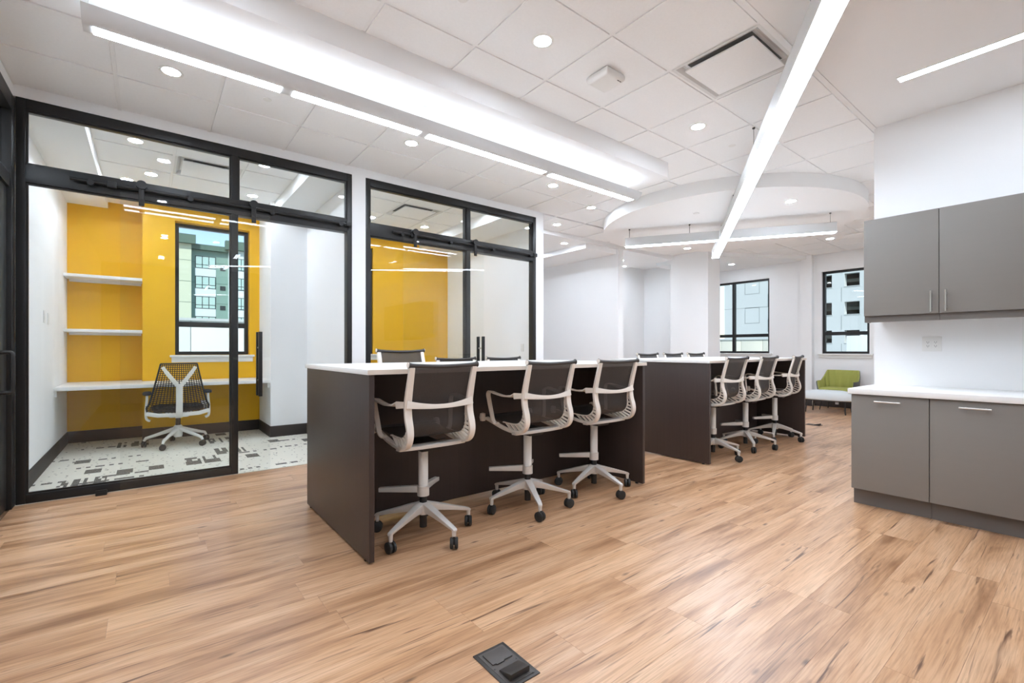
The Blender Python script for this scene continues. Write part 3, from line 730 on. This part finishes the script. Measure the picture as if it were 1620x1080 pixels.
# ------------------------------------------------------------------ stools
SP = [(-.270, 1.070), (-.250, 1.0), (-.228, .92), (-.214, .85), (-.220, .78), (-.240, .72), (-.244, .67), (-.222, .625), (-.170, .598), (-.09, .594), (.02, .606), (.14, .632), (.24, .655)]
MP = [(-.262, 1.070), (-.240, 1.0), (-.216, .92), (-.196, .85), (-.190, .78), (-.192, .73), (-.180, .69), (-.145, .658), (-.09, .645), (0, .644), (.10, .652), (.19, .664), (.245, .667)]
HW = .208                                        # half width between the side spines
spine_path = lambda x: smooth_path([(x, a, b) for a, b in SP], 5)
proto = {}
def stool_protos():
    P = {}
    root = None
    def keep(key, o): P[key] = o; return o
    for s_, k in ((-1, 'l'), (1, 'r')):
        sp = spine_path(s_*HW)
        nW = len(sp); wd = [.040+.016*math.sin(PI*min(1, i/(nW*.62))) for i in range(nW)]
        keep('spine_'+k, MB().band(sp, (1, 0, 0), [w_*.8 for w_ in wd], .02).build('side_spine', 'chair_cream', None, smooth=True, bevel=.004))
        # inner rack joined by short ribs
        rb = MB(); inner = smooth_path([(s_*(HW-.012), a, b) for a, b in MP], 5); a0, a1 = int(nW*.24), int(nW*.80)
        rb.band(inner[a0:a1], (1, 0, 0), .014, .007)
        for i in range(a0+1, a1-1, 3):
            p, q = Vector(sp[i]), Vector(inner[i]); rb.band([p+(q-p)*.02, q], (1, 0, 0), .022, .007)
        keep('ribs_'+k, rb.build('spine_ribs', 'chair_cream', None))
        # ribbon arm
        X = s_
        arm = smooth_path([(X*.200, -.218, .853), (X*.242, -.165, .852), (X*.268, -.08, .846), (X*.276, .02, .858), (X*.276, .085, .868), (X*.274, .118, .850), (X*.268, .116, .80), (X*.258, .104, .72), (X*.248, .094, .655), (X*.228, .085, .632), (X*.210, .07, .634)], 5)
        nA = len(arm)
        sd = []; wd = []
        for i in range(nA):
            u = i/(nA-1)
            sd.append((X*1.0, 0.0, .15) if u > .12 else (0, .35, 1))
            wd.append(.032+.016*math.sin(PI*min(1, u*2.0)) if u < .5 else .034-.010*(u-.5))
        keep('arm_'+k, MB().band(arm, sd, wd, .012).build('armrest', 'chair_cream', None, smooth=True, bevel=.003))
    # suspension mesh
    mp = smooth_path([(0, a, b) for a, b in MP], 4); nx = 10; vs = []; fs = []
    for p in mp:
        for i in range(nx+1):
            u = -1+2*i/nx; vs.append((u*(HW-.012), p.y-.006*(1-u*u), p.z-.004*(1-u*u)))
    for j in range(len(mp)-1):
        for i in range(nx): q = j*(nx+1)+i; fs.append((q, q+1, q+nx+2, q+nx+1))
    keep('mesh', MB().add(vs, fs).build('suspension_mesh', 'mesh_charcoal', None, smooth=True))
    tb = smooth_path([(-HW-.022, -.268, 1.083), (-HW+.03, -.268, 1.078), (0, -.262, 1.072), (HW-.03, -.268, 1.078), (HW+.022, -.268, 1.083)], 5)
    keep('top_bar', MB().tube(tb, [.0195-.008*math.sin(PI*i/(len(tb)-1))**.5 for i in range(len(tb))], 12).build('top_roll', 'mesh_solid', None, smooth=True))
    caps = MB()
    keep('cap_l', MB().cyl((-HW-.026, -.268, 1.083), (-HW-.020, -.268, 1.083), .0165, n=14).build('roll_cap', 'chair_cream', None, smooth=True))
    keep('cap_r', MB().cyl((HW+.020, -.268, 1.083), (HW+.026, -.268, 1.083), .0165, n=14).build('roll_cap', 'chair_cream', None, smooth=True))
    fr = MB().tube([(-HW-.018, .246, .66), (HW+.018, .246, .66)], .017, 12)
    keep('front_roll', fr.build('front_roll', 'mesh_solid', None, smooth=True))
    for s_, k in ((-1, 'l'), (1, 'r')):
        keep('fcap_'+k, MB().lathe([(.0001, -.03), (.02, -.026), (.026, 0), (.02, .03), (.0001, .036)], 14).build('front_cap', 'chair_cream', None, smooth=True))
        P['fcap_'+k].location = (s_*(HW+.024), .252, .658)
    br = []; 
    for i in range(17):
        u = -1+2*i/16; br.append((u*(HW+.012), -.226-.030*(1-u*u), .858-.020*(1-u*u)))
    keep('brace', MB().band(br, (0, .15, 1), [.046-.020*(1-abs(-1+2*i/16)**2) for i in range(17)], .014).build('lumbar_brace', 'chair_cream', None, smooth=True, bevel=.003))
    sb = MB().band([(-HW-.018, -.12, .586), (-.1, -.105, .584), (.1, -.105, .584), (HW+.018, -.12, .586)], (0, 1, 0), [.045, .09, .09, .045], .022)
    keep('cross_bar', sb.build('seat_cross_bar', 'chair_alu', None, smooth=True, bevel=.004))
    mc = MB().hexa([(-.06, -.10, .545), (.06, -.10, .545), (.06, .08, .545), (-.06, .08, .545), (-.085, -.13, .59), (.085, -.13, .59), (.085, .11, .60), (-.085, .11, .60)])
    mc.tube([(.07, .03, .575), (.19, .05, .58)], .006, 8)
    keep('mechanism', mc.build('tilt_mechanism', 'plastic_black', None, bevel=.006))
    # lower parts
    keep('column', MB().lathe([(.0001, .255), (.031, .255), (.031, .55), (.028, .556), (.0001, .556)], 20).build('column', 'chair_white', None, smooth=True))
    keep('piston', MB().lathe([(.0001, .05), (.023, .05), (.023, .256), (.0001, .256)], 16).build('gas_piston', 'plastic_black', None, smooth=True))
    keep('collar', MB().lathe([(.031, .247), (.038, .249), (.038, .308), (.031, .311), (.031, .247)], 20).build('footrest_collar', 'chair_alu', None, smooth=True))
    for s_, k in ((-1, 'l'), (1, 'r')):
        keep('foot_'+k, MB().band(smooth_path([(s_*.02, .028, .287), (s_*.09, .10, .281), (s_*.15, .155, .277), (s_*.21, .20, .275)], 4), (0, 0, 1), [.042-.0014*i for i in range(13)], .034).build('footrest_wing', 'chair_alu', None, bevel=.003))
    keep('hub', MB().lathe([(.0001, .205), (.034, .205), (.044, .195), (.046, .17), (.04, .135), (.0001, .135)], 20).build('base_hub', 'chair_alu', None, smooth=True))
    lg = MB().rings([[(r, -w_, zt), (r, w_, zt), (r, w_*.75, zb), (r, -w_*.75, zb)] for r, w_, zt, zb in ((.02, .026, .208, .15), (.10, .024, .186, .143), (.20, .020, .155, .126), (.29, .0165, .128, .108), (.318, .0155, .118, .104), (.322, .014, .108, .102))])
    lg.tube([(.308, 0, .112), (.308, 0, .066)], [.0145, .012], 10)
    keep('leg', lg.build('leg', 'chair_alu', None, bevel=.004))
    cs = MB()
    for sy in (-1, 1):
        cs.rings([[(.034*math.cos(2*PI*k/20)*q, yy, .0345+.0335*math.sin(2*PI*k/20)*q) for k in range(20)] for q, yy in ((.82, sy*.004), (1, sy*.007), (1, sy*.02), (.8, sy*.024))])
    cs.tube([(0, -.005, .0345), (0, .005, .0345)], .012, 10); cs.tube([(0.004, 0, .03), (.004, 0, .075)], .010, 10)
    keep('caster', cs.build('caster', 'rubber', None, smooth=True))
    return P
mat('mesh_solid', rgb(66, 61, 58), .6)
proto = stool_protos()
used = set()
UP = ['spine_l', 'spine_r', 'ribs_l', 'ribs_r', 'arm_l', 'arm_r', 'mesh', 'top_bar', 'cap_l', 'cap_r', 'front_roll', 'fcap_l', 'fcap_r', 'brace', 'cross_bar', 'mechanism']
def place(key, parent, loc=None, rz=None):
    o = proto[key]
    if key in used:
        o = o.copy(); C.objects.link(o)
    used.add(key); o.parent = parent
    if loc is not None: o.location = loc
    if rz is not None: o.rotation_euler = (0, 0, rz)
    return o
fc = {k: tuple(proto[k].location) for k in proto}
def stool(label, x, y, yaw, base_deg, dz=0.0, group='swivel stools at the bar tables', mesh_mat=None):
    t = thing('swivel_stool', label, 'stool', (x, y, 0), math.radians(yaw), group)
    for k in UP:
        b = fc[k]; o = place(k, t, (b[0], b[1], b[2]+dz))
    for k in ('piston', 'hub'): place(k, t)
    for k in ('column', 'collar', 'foot_l', 'foot_r'): place(k, t, (0, 0, dz if k == 'column' else dz*.5))
    for i in range(5):
        a = math.radians(base_deg-yaw+72*i)
        place('leg', t, (0, 0, 0), a)
        place('caster', t, (.308*math.cos(a), .308*math.sin(a), 0), a+random.uniform(-2.5, 2.5))
    return t
stool('white-framed mesh stool nearest the camera, at the first table', 1.37, 2.66, 0, -154)
stool('white-framed mesh stool in the middle of the first table front side', 2.225, 2.65, 0, -114)
stool('white-framed mesh stool at the far front end of the first table', 2.945, 2.64, -2, -96)
stool('white-framed mesh stool at the far table, half hidden by its end panel', 4.87, 2.64, 0, -98)
stool('white-framed mesh stool in the middle of the far table', 5.62, 2.64, 2, -67)
stool('white-framed mesh stool at the far end of the far table', 6.47, 2.66, 8, -88)
stool('raised mesh stool behind the first table before the yellow wall', 1.80, 3.66, 180, 0, .08)
stool('middle stool on the far side of the first table', 2.43, 3.74, 180, 0, .0)
stool('stool behind the right end of the first table', 3.04, 3.76, 180, 0, .0)
stool('left stool on the far side of the far table', 5.35, 3.56, 180, 0, .03)
stool('middle stool on the far side of the far table', 5.955, 3.56, 180, 0, .03)
stool('right stool on the far side of the far table', 6.56, 3.56, 180, 0, .03)

# ------------------------------------------------------------------ office task chair
def task_chair(label, x, y, yaw, base_deg):
    t = thing('task_chair', label, 'office chair', (x, y, .004), math.radians(yaw))
    # back web: x half width by height, bowed in plan
    def bx(u, z):
        k = (z-.44)/(1.0-.44); hw = .31-.135*max(0, k)**.85 if k > .12 else .30+.08*k
        return Vector((u*hw, -.235-.06*k+.10*(abs(u)**2)*(1-.55*k), z-.035*(1-abs(u)**2)*(1-k)))
    wb = MB(); zs = [.44+(1.0-.44)*i/26 for i in range(27)]
    for i in range(-9, 10):
        u = i/9; wb.tube([bx(u, z) for z in zs[::2]], .0044 if abs(u) < 1 else .010, 5)
    for i, z in enumerate(zs):
        wb.tube([bx(-1+2*k/14, z) for k in range(15)], .0046 if 0 < i < 26 else .010, 5)
    wb.build('back_web', 'web_black', t)
    st = MB().band(smooth_path([(0, -.20, .36), (0, -.285, .42), (0, -.312, .55), (0, -.315, .68), (0, -.318, .76)], 5), (1, 0, 0), .066, .022)
    o = st.build('back_spine', 'chair_white', t, smooth=True, bevel=.006)
    for s_ in (-1, 1):
        MB().band(smooth_path([(s_*.016, -.317, .745), (s_*.06, -.318, .81), (s_*.12, -.312, .90), (s_*.158, -.300, .965)], 5), (1, 0, -s_*.6), [.045]*6+[.042]*5+[.036]*5, .02).build('back_branch', 'chair_white', t, smooth=True, bevel=.006)
    sd = []
    poly = []
    for k in range(28):
        a = 2*PI*k/28; ex = .26*math.copysign(abs(math.cos(a))**.7, math.cos(a)); ey = .235*math.copysign(abs(math.sin(a))**.7, math.sin(a)); poly.append((ex, ey+.01))
    MB().rings([[(px*q, (py-.01)*q+.01, z) for px, py in poly] for q, z in ((.9, .425), (1, .44), (1, .475), (.93, .49), (.5, .488), (.01, .485))]).build('seat_cushion', 'seat_black', t, smooth=True)
    MB().band([(-.30, -.15, .42), (-.2, -.22, .40), (0, -.245, .395), (.2, -.22, .40), (.30, -.15, .42)], (0, 0, 1), .045, .03).build('seat_frame', 'chair_white', t, smooth=True, bevel=.006)
    MB().hexa([(-.09, -.20, .36), (.09, -.20, .36), (.08, .12, .36), (-.08, .12, .36), (-.14, -.22, .425), (.14, -.22, .425), (.12, .16, .425), (-.12, .16, .425)]).build('tilt_mechanism', 'chair_white', t, bevel=.008)
    for s_ in (-1, 1):
        a = MB().band(smooth_path([(s_*.27, -.10, .33), (s_*.305, -.10, .36), (s_*.31, -.10, .46), (s_*.30, -.10, .58), (s_*.30, -.08, .64)], 5), (0, 1, 0), .06, .024).build('arm_post', 'chair_white', t, smooth=True, bevel=.005)
        MB().band([(s_*.30, -.15, .645), (s_*.30, -.05, .65), (s_*.295, .10, .65)], (1, 0, 0), [.07, .085, .07], .028).build('arm_pad', 'seat_black', a, bevel=.01)
    MB().lathe([(.0001, .20), (.026, .20), (.026, .37), (.0001, .37)], 16).build('gas_piston', 'dark_steel', t, smooth=True)
    MB().lathe([(.0001, .245), (.034, .245), (.046, .225), (.046, .12), (.038, .10), (.0001, .10)], 20).build('base_hub', 'chair_white', t, smooth=True)
    for i in range(5):
        ang = math.radians(base_deg-yaw+72*i); ca, sa = math.cos(ang), math.sin(ang)
        lg = MB().tube([(.02, 0, .205), (.13, 0, .168), (.25, 0, .128), (.315, 0, .108), (.335, 0, .075)], [.026, .022, .018, .017, .013], 10).build('leg', 'chair_white', t, smooth=True)
        lg.rotation_euler = (0, 0, ang)
        c = clone(proto['caster'], t, (.335*ca, .335*sa, 0), ang+random.uniform(-2, 2))
task_chair('white task chair with black webbed back at the office desk', .283, 7.0, 0, -118)

# ------------------------------------------------------------------ lounge furniture
def armchair(label, x, y, rz):
    t = thing('armchair', label, 'armchair', (x, y, 0), rz); t.scale = (.84, .9, 1.0)    # faces local -y
    # plan: rounded U from right arm front, around the back, to left arm front
    plan = smooth_path([(.36, -.27, 0), (.375, -.05, 0), (.35, .16, 0), (.26, .28, 0), (0, .31, 0), (-.26, .28, 0), (-.35, .16, 0), (-.375, -.05, 0), (-.36, -.27, 0)], 6)
    n = len(plan)
    def top(i):
        u = abs(-1+2*i/(n-1)); return .76 if u < .40 else .76-.20*min(1, (u-.40)/.28)**.8
    out = []; inn = []
    for i, p in enumerate(plan):
        zt = top(i); c = Vector((0, 0, 0)); q = p*1.0
        b = 1-.004*(i % 6 == 0)
        out.append([(q.x*.86, q.y*.86, .33), (q.x*.97, q.y*.97, .36), (q.x*1.03, q.y*1.06, zt-.03), (q.x*1.02, q.y*1.05, zt), (q.x*.98, q.y*1.0, zt), (q.x*.90, q.y*.90, .40), (q.x*.82, q.y*.82, .35)])
        gr = .94 if i % 4 == 0 else .90                       # stitched channels
        inn.append([(q.x*.90, q.y*.90, .37), (q.x*.985, q.y*1.01, zt-.03), (q.x*.985, q.y*1.01, zt+.008), (q.x*(gr+.03), q.y*(gr+.03), zt+.008), (q.x*(gr-.0), q.y*(gr-.0), zt-.03), (q.x*(gr-.07), q.y*(gr-.08), .40)])
    MB().rings(out).build('outer_shell', 'grey_shell', t, smooth=True)
    MB().rings(inn).build('channelled_backrest', 'green_fabric', t, smooth=True)
    poly = [(.31, -.30), (.33, -.1), (.30, .15), (.2, .23), (-.2, .23), (-.30, .15), (-.33, -.1), (-.31, -.30)]
    MB().rings([[(px*q, py*q, z) for px, py in poly] for q, z in ((.9, .33), (1, .35), (1.0, .41), (.93, .435), (.4, .44), (.01, .44))]).build('seat_cushion', 'green_fabric', t, smooth=True)
    for sx, sy in ((1, 1), (1, -1), (-1, 1), (-1, -1)):
        MB().cyl((sx*.25, sy*.20, .34), (sx*.31, sy*.25, 0), .014, .010, n=10).build('leg', 'plastic_black', t, smooth=True)
    fb = MB(); fb.tube([(.25, .2, .335), (-.25, .2, .335), (-.25, -.2, .335), (.25, -.2, .335)], .011, 8, closed=True); fb.build('under_frame', 'plastic_black', t, smooth=True)
armchair('olive green channel-backed armchair under the far window', 10.55, 3.16, -PI/2)
t = thing('bench', 'low pale grey upholstered bench on thin black legs', 'bench', (9.95, 3.15, 0), 0)
poly = []
for k in range(36):
    a = 2*PI*k/36; poly.append((.25*math.copysign(abs(math.cos(a))**.75, math.cos(a)), .47*math.copysign(abs(math.sin(a))**.75, math.sin(a))))
MB().rings([[(px*q, py*q, z) for px, py in poly] for q, z in ((.94, .245), (1, .26), (1.0, .295), (.95, .345), (.82, .39), (.5, .415), (.01, .42))]).build('cushion', 'bench_fabric', t, smooth=True)
MB().tube([(px*.9, py*.9, .238) for px, py in poly], .012, 8, closed=True).build('frame_ring', 'plastic_black', t, smooth=True)
for sx, sy in ((1, 1), (1, -1), (-1, 1), (-1, -1)):
    MB().cyl((sx*.17, sy*.30, .24), (sx*.18, sy*.32, 0), .012, .010, n=10).build('leg', 'plastic_black', t, smooth=True)

# ------------------------------------------------------------------ floor boxes
def floor_box(label, x, y, wx, wy):
    t = thing('floor_box', label, 'floor box', (x, y, 0)); a, b = wx/2, wy/2
    box(-a, a, -b, b, .0, .004).build('frame_plate', 'floorbox_dark', t, bevel=.0015)
    box(-a+.014, a-.014, -b+.014, b-.014, .004, .0055).build('inner_plate', 'floorbox_mid', t)
    MB().prism([(-.045, .018), (-.03, .018), (-.03, .012), (.005, .012), (.005, .018), (.045, .018), (.045, .085), (-.045, .085)], .006, .010).build('flap', 'floorbox_mid', t, bevel=.001)
    o = MB().hexa([(-.045, -.085, .006), (.045, -.085, .006), (.045, -.02, .006), (-.045, -.02, .006), (-.042, -.088, .03), (.042, -.088, .03), (.045, -.02, .012), (-.045, -.02, .012)]).build('flap', 'floorbox_dark', t, bevel=.002)
    for sx in (-1, 1):
        for yy in (-.098, 0.0): MB().cyl((sx*.05, yy, .005), (sx*.05, yy, .0068), .004, n=10).build('screw', 'slot_dark', t)
floor_box('dark floor outlet box in the foreground planks', 1.0425, 1.368, .144, .225)
floor_box('floor outlet box far off near the bench', 8.15, 2.78, .144, .2)

# ------------------------------------------------------------------ outside
struct('ground', box(-120, 160, -60, 160, -12.2, -12), 'asphalt', 'street level ground far below')
def ext_window(parent, x0, x1, z0, z1, y, cols=3):
    f = MB(); b = .10
    f.box(x0, x1, y-.06, y, z0, z1)
    fr = f.build('window', 'ext_frame', parent)
    for k in range(cols):
        wc = (x1-x0-b*(cols+1))/cols; a = x0+b+k*(wc+b)
        box(a, a+wc, y-.09, y-.06, z0+.60, z1-b).build('pane', 'ext_glass', fr)
        box(a, a+wc, y-.09, y-.06, z0+b, z0+.50).build('pane', 'ext_glass', fr)
YB = 83.0
t = thing('apartment_building', 'green and cream apartment block seen through the near office window', 'building', (0, 0, 0))
def sect(x0, x1, yo, ztop, m, corn):
    o = box(x0, x1, YB-yo, YB+14, -12, ztop).build('facade_section', m, t)
    box(x0-.5*corn, x1+.5*corn, YB-yo-.7, YB-yo+.4, ztop, ztop+1.3*(.6+.4*corn)).build('cornice', 'cornice_green', t)
    for z in [k*3.05-10.2 for k in range(9)]:
        if z < ztop-.4: box(x0+.05, x1-.05, YB-yo-.02, YB-yo, z, z+.05).build('siding_joint', 'cornice_green', o)
    return o
ZT = 16.0
sect(-22, -12, 0, ZT, 'siding_green', 0); sect(-12, -5.5, .8, ZT+.35, 'siding_white', 1)
sect(-5.5, 1.2, 0, ZT, 'siding_green', 0); sect(1.2, 4.9, .8, ZT+.6, 'siding_cream', 1)
sect(4.9, 9.6, 0, ZT, 'siding_green', 0); sect(9.6, 16, .8, ZT+.35, 'siding_white', 1)
sect(16, 24, 0, ZT, 'siding_green', 0); sect(24, 29, .8, ZT+.6, 'siding_cream', 1); sect(29, 44, 0, ZT, 'siding_green', 0)
for k in range(7):
    z = 13.3-3.0*k
    ext_window(t, 5.4, 8.0, z, z+1.85, YB-.0)
    ext_window(t, 10.4, 12.1, z+.0, z+1.85, YB-.8, 2); ext_window(t, 13.2, 14.9, z, z+1.85, YB-.8, 2)
    ext_window(t, 1.6, 2.6, z, z+2.6, YB-.8, 1)
    ext_window(t, 17.5, 20.1, z, z+1.85, YB-.0); ext_window(t, -3.2, -.6, z, z+1.85, YB-.0); ext_window(t, -10.5, -8.7, z, z+1.85, YB-.8, 2)
    ext_window(t, -18, -15.4, z, z+1.85, YB-.0)
    box(8.55, 9.25, YB-.06, YB, z-.1, z+.55).build('vent_grille', 'ext_frame', t)
    if 1 <= k: box(5.4, 8.0, YB-.05, YB, z+1.86, z+3.05-.02).build('spandrel_panel', 'siding_white', t)
def parapet(label, horizontal, pos, a0, a1, z0, z1, step, m):
    t = thing('parapet_wall', label, 'parapet', (0, 0, 0))
    k = a0
    while k < a1:
        if horizontal: box(k+.01, k+step-.01, pos, pos+.3, z0, z1).build('panel', m, t, bevel=.01)
        else: box(pos, pos+.3, k+.01, k+step-.01, z0, z1).build('panel', m, t, bevel=.01)
        k += step
    if horizontal: box(a0, k, pos-.05, pos+.35, z1, z1+.08).build('coping', 'concrete', t); box(a0, k, pos+.02, pos+.28, z0, z1-.02).build('backing', 'joint_grey', t)
    else: box(pos-.05, pos+.35, a0, k, z1, z1+.08).build('coping', 'concrete', t); box(pos+.02, pos+.28, a0, k, z0, z1-.02).build('backing', 'joint_grey', t)
parapet('white panelled parapet outside the near office window', True, 17.0, -3.6, 12, -12, 2.05, 2.3, 'parapet_white')
parapet('beige panelled parapet outside the far window', False, 26.0, 9.0, 22, -12, 1.72, 1.15, 'parapet_beige')
# parking structure with open bays
XG = 61.7
t = thing('parking_garage', 'pale concrete parking garage with dark openings beyond the far windows', 'building', (0, 0, 0))
y_open = [(16.56+2.64*k, 16.56+2.64*k+1.42) for k in range(-11, 4)]
y_open = [q for q in y_open if q[1] < 26.5]
rows = [(-11.2+3.2*k+.0, -11.2+3.2*k+1.42) for k in range(10)]
rows = [(r0, r0+1.42) for r0 in (-10.75, -7.57, -4.39, -1.21, 1.97, 5.17, 8.34, 11.52, 14.7)]
rows = [(r-.02, r+1.40) for r, _ in rows]
ys_e = [-14.0]+[v for q in y_open for v in q]+[31.8]
zs_e = [-12.0]+[v for q in rows for v in q]+[18.5]
for i in range(0, len(ys_e)-1, 2):
    box(XG, XG+.8, ys_e[i], ys_e[i+1], -12, 18.5).build('pier', 'concrete', t)
for y0, y1 in y_open:
    for i in range(0, len(zs_e)-1, 2): box(XG, XG+.8, y0, y1, zs_e[i], zs_e[i+1]).build('spandrel', 'concrete', t)
    for z0, z1 in rows:
        box(XG-.03, XG, y0-.05, y1+.05, z0-.12, z0-.04).build('sill_joint', 'joint_grey', t)
        box(XG-.02, XG, y1+.25, y1+.30, z0-1.7, z0-.1).build('panel_joint', 'joint_grey', t)
for i, z in enumerate(zs_e[2::2]):
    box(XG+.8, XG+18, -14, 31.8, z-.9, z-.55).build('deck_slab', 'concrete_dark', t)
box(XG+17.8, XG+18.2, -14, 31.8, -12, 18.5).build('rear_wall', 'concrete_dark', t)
box(XG+.8, XG+18, 31.4, 31.8, -12, 18.5).build('side_wall', 'concrete', t); box(XG+.8, XG+18, -14, -13.6, -12, 18.5).build('side_wall', 'concrete', t)
box(XG, XG+18.2, -14, 31.8, 18.5, 18.9).build('roof_deck', 'concrete', t)
for z in (3.0, 6.6, 10.2):
    box(XG-.02, XG, 25.6, 31.8, z, z+.05).build('panel_joint', 'joint_grey', t)
for y0, z0 in ((27.2, 4.6), (27.2, 8.4)):
    j = MB(); j.box(XG-.02, XG, y0, y0+.05, z0, z0+2); j.box(XG-.02, XG, y0+1.8, y0+1.85, z0, z0+2); j.box(XG-.02, XG, y0, y0+1.85, z0, z0+.05); j.box(XG-.02, XG, y0, y0+1.85, z0+2, z0+2.05)
    j.build('panel_joint', 'joint_grey', t)
t = thing('rooftop_unit', 'white rooftop unit in front of the parking garage', 'rooftop unit', (40.0, 10.1, 0))
box(-1.2, 1.2, -1.1, 1.1, -12, 2.15).build('case', 'parapet_white', t, bevel=.04); box(-1.25, -1.2, -.9, -.2, -1, 1.4).build('door_panel', 'plate_white', t)
MB().tube([(0, .6, 2.1), (0, -.5, 3.2)], .06, 8).build('boom', 'plate_white', t); MB().cyl((0, -.7, 2.15), (0, -.7, 2.5), .3, n=16).build('fan_cowl', 'concrete', t)

for k in list(proto):
    if k not in used: bpy.data.objects.remove(proto[k])
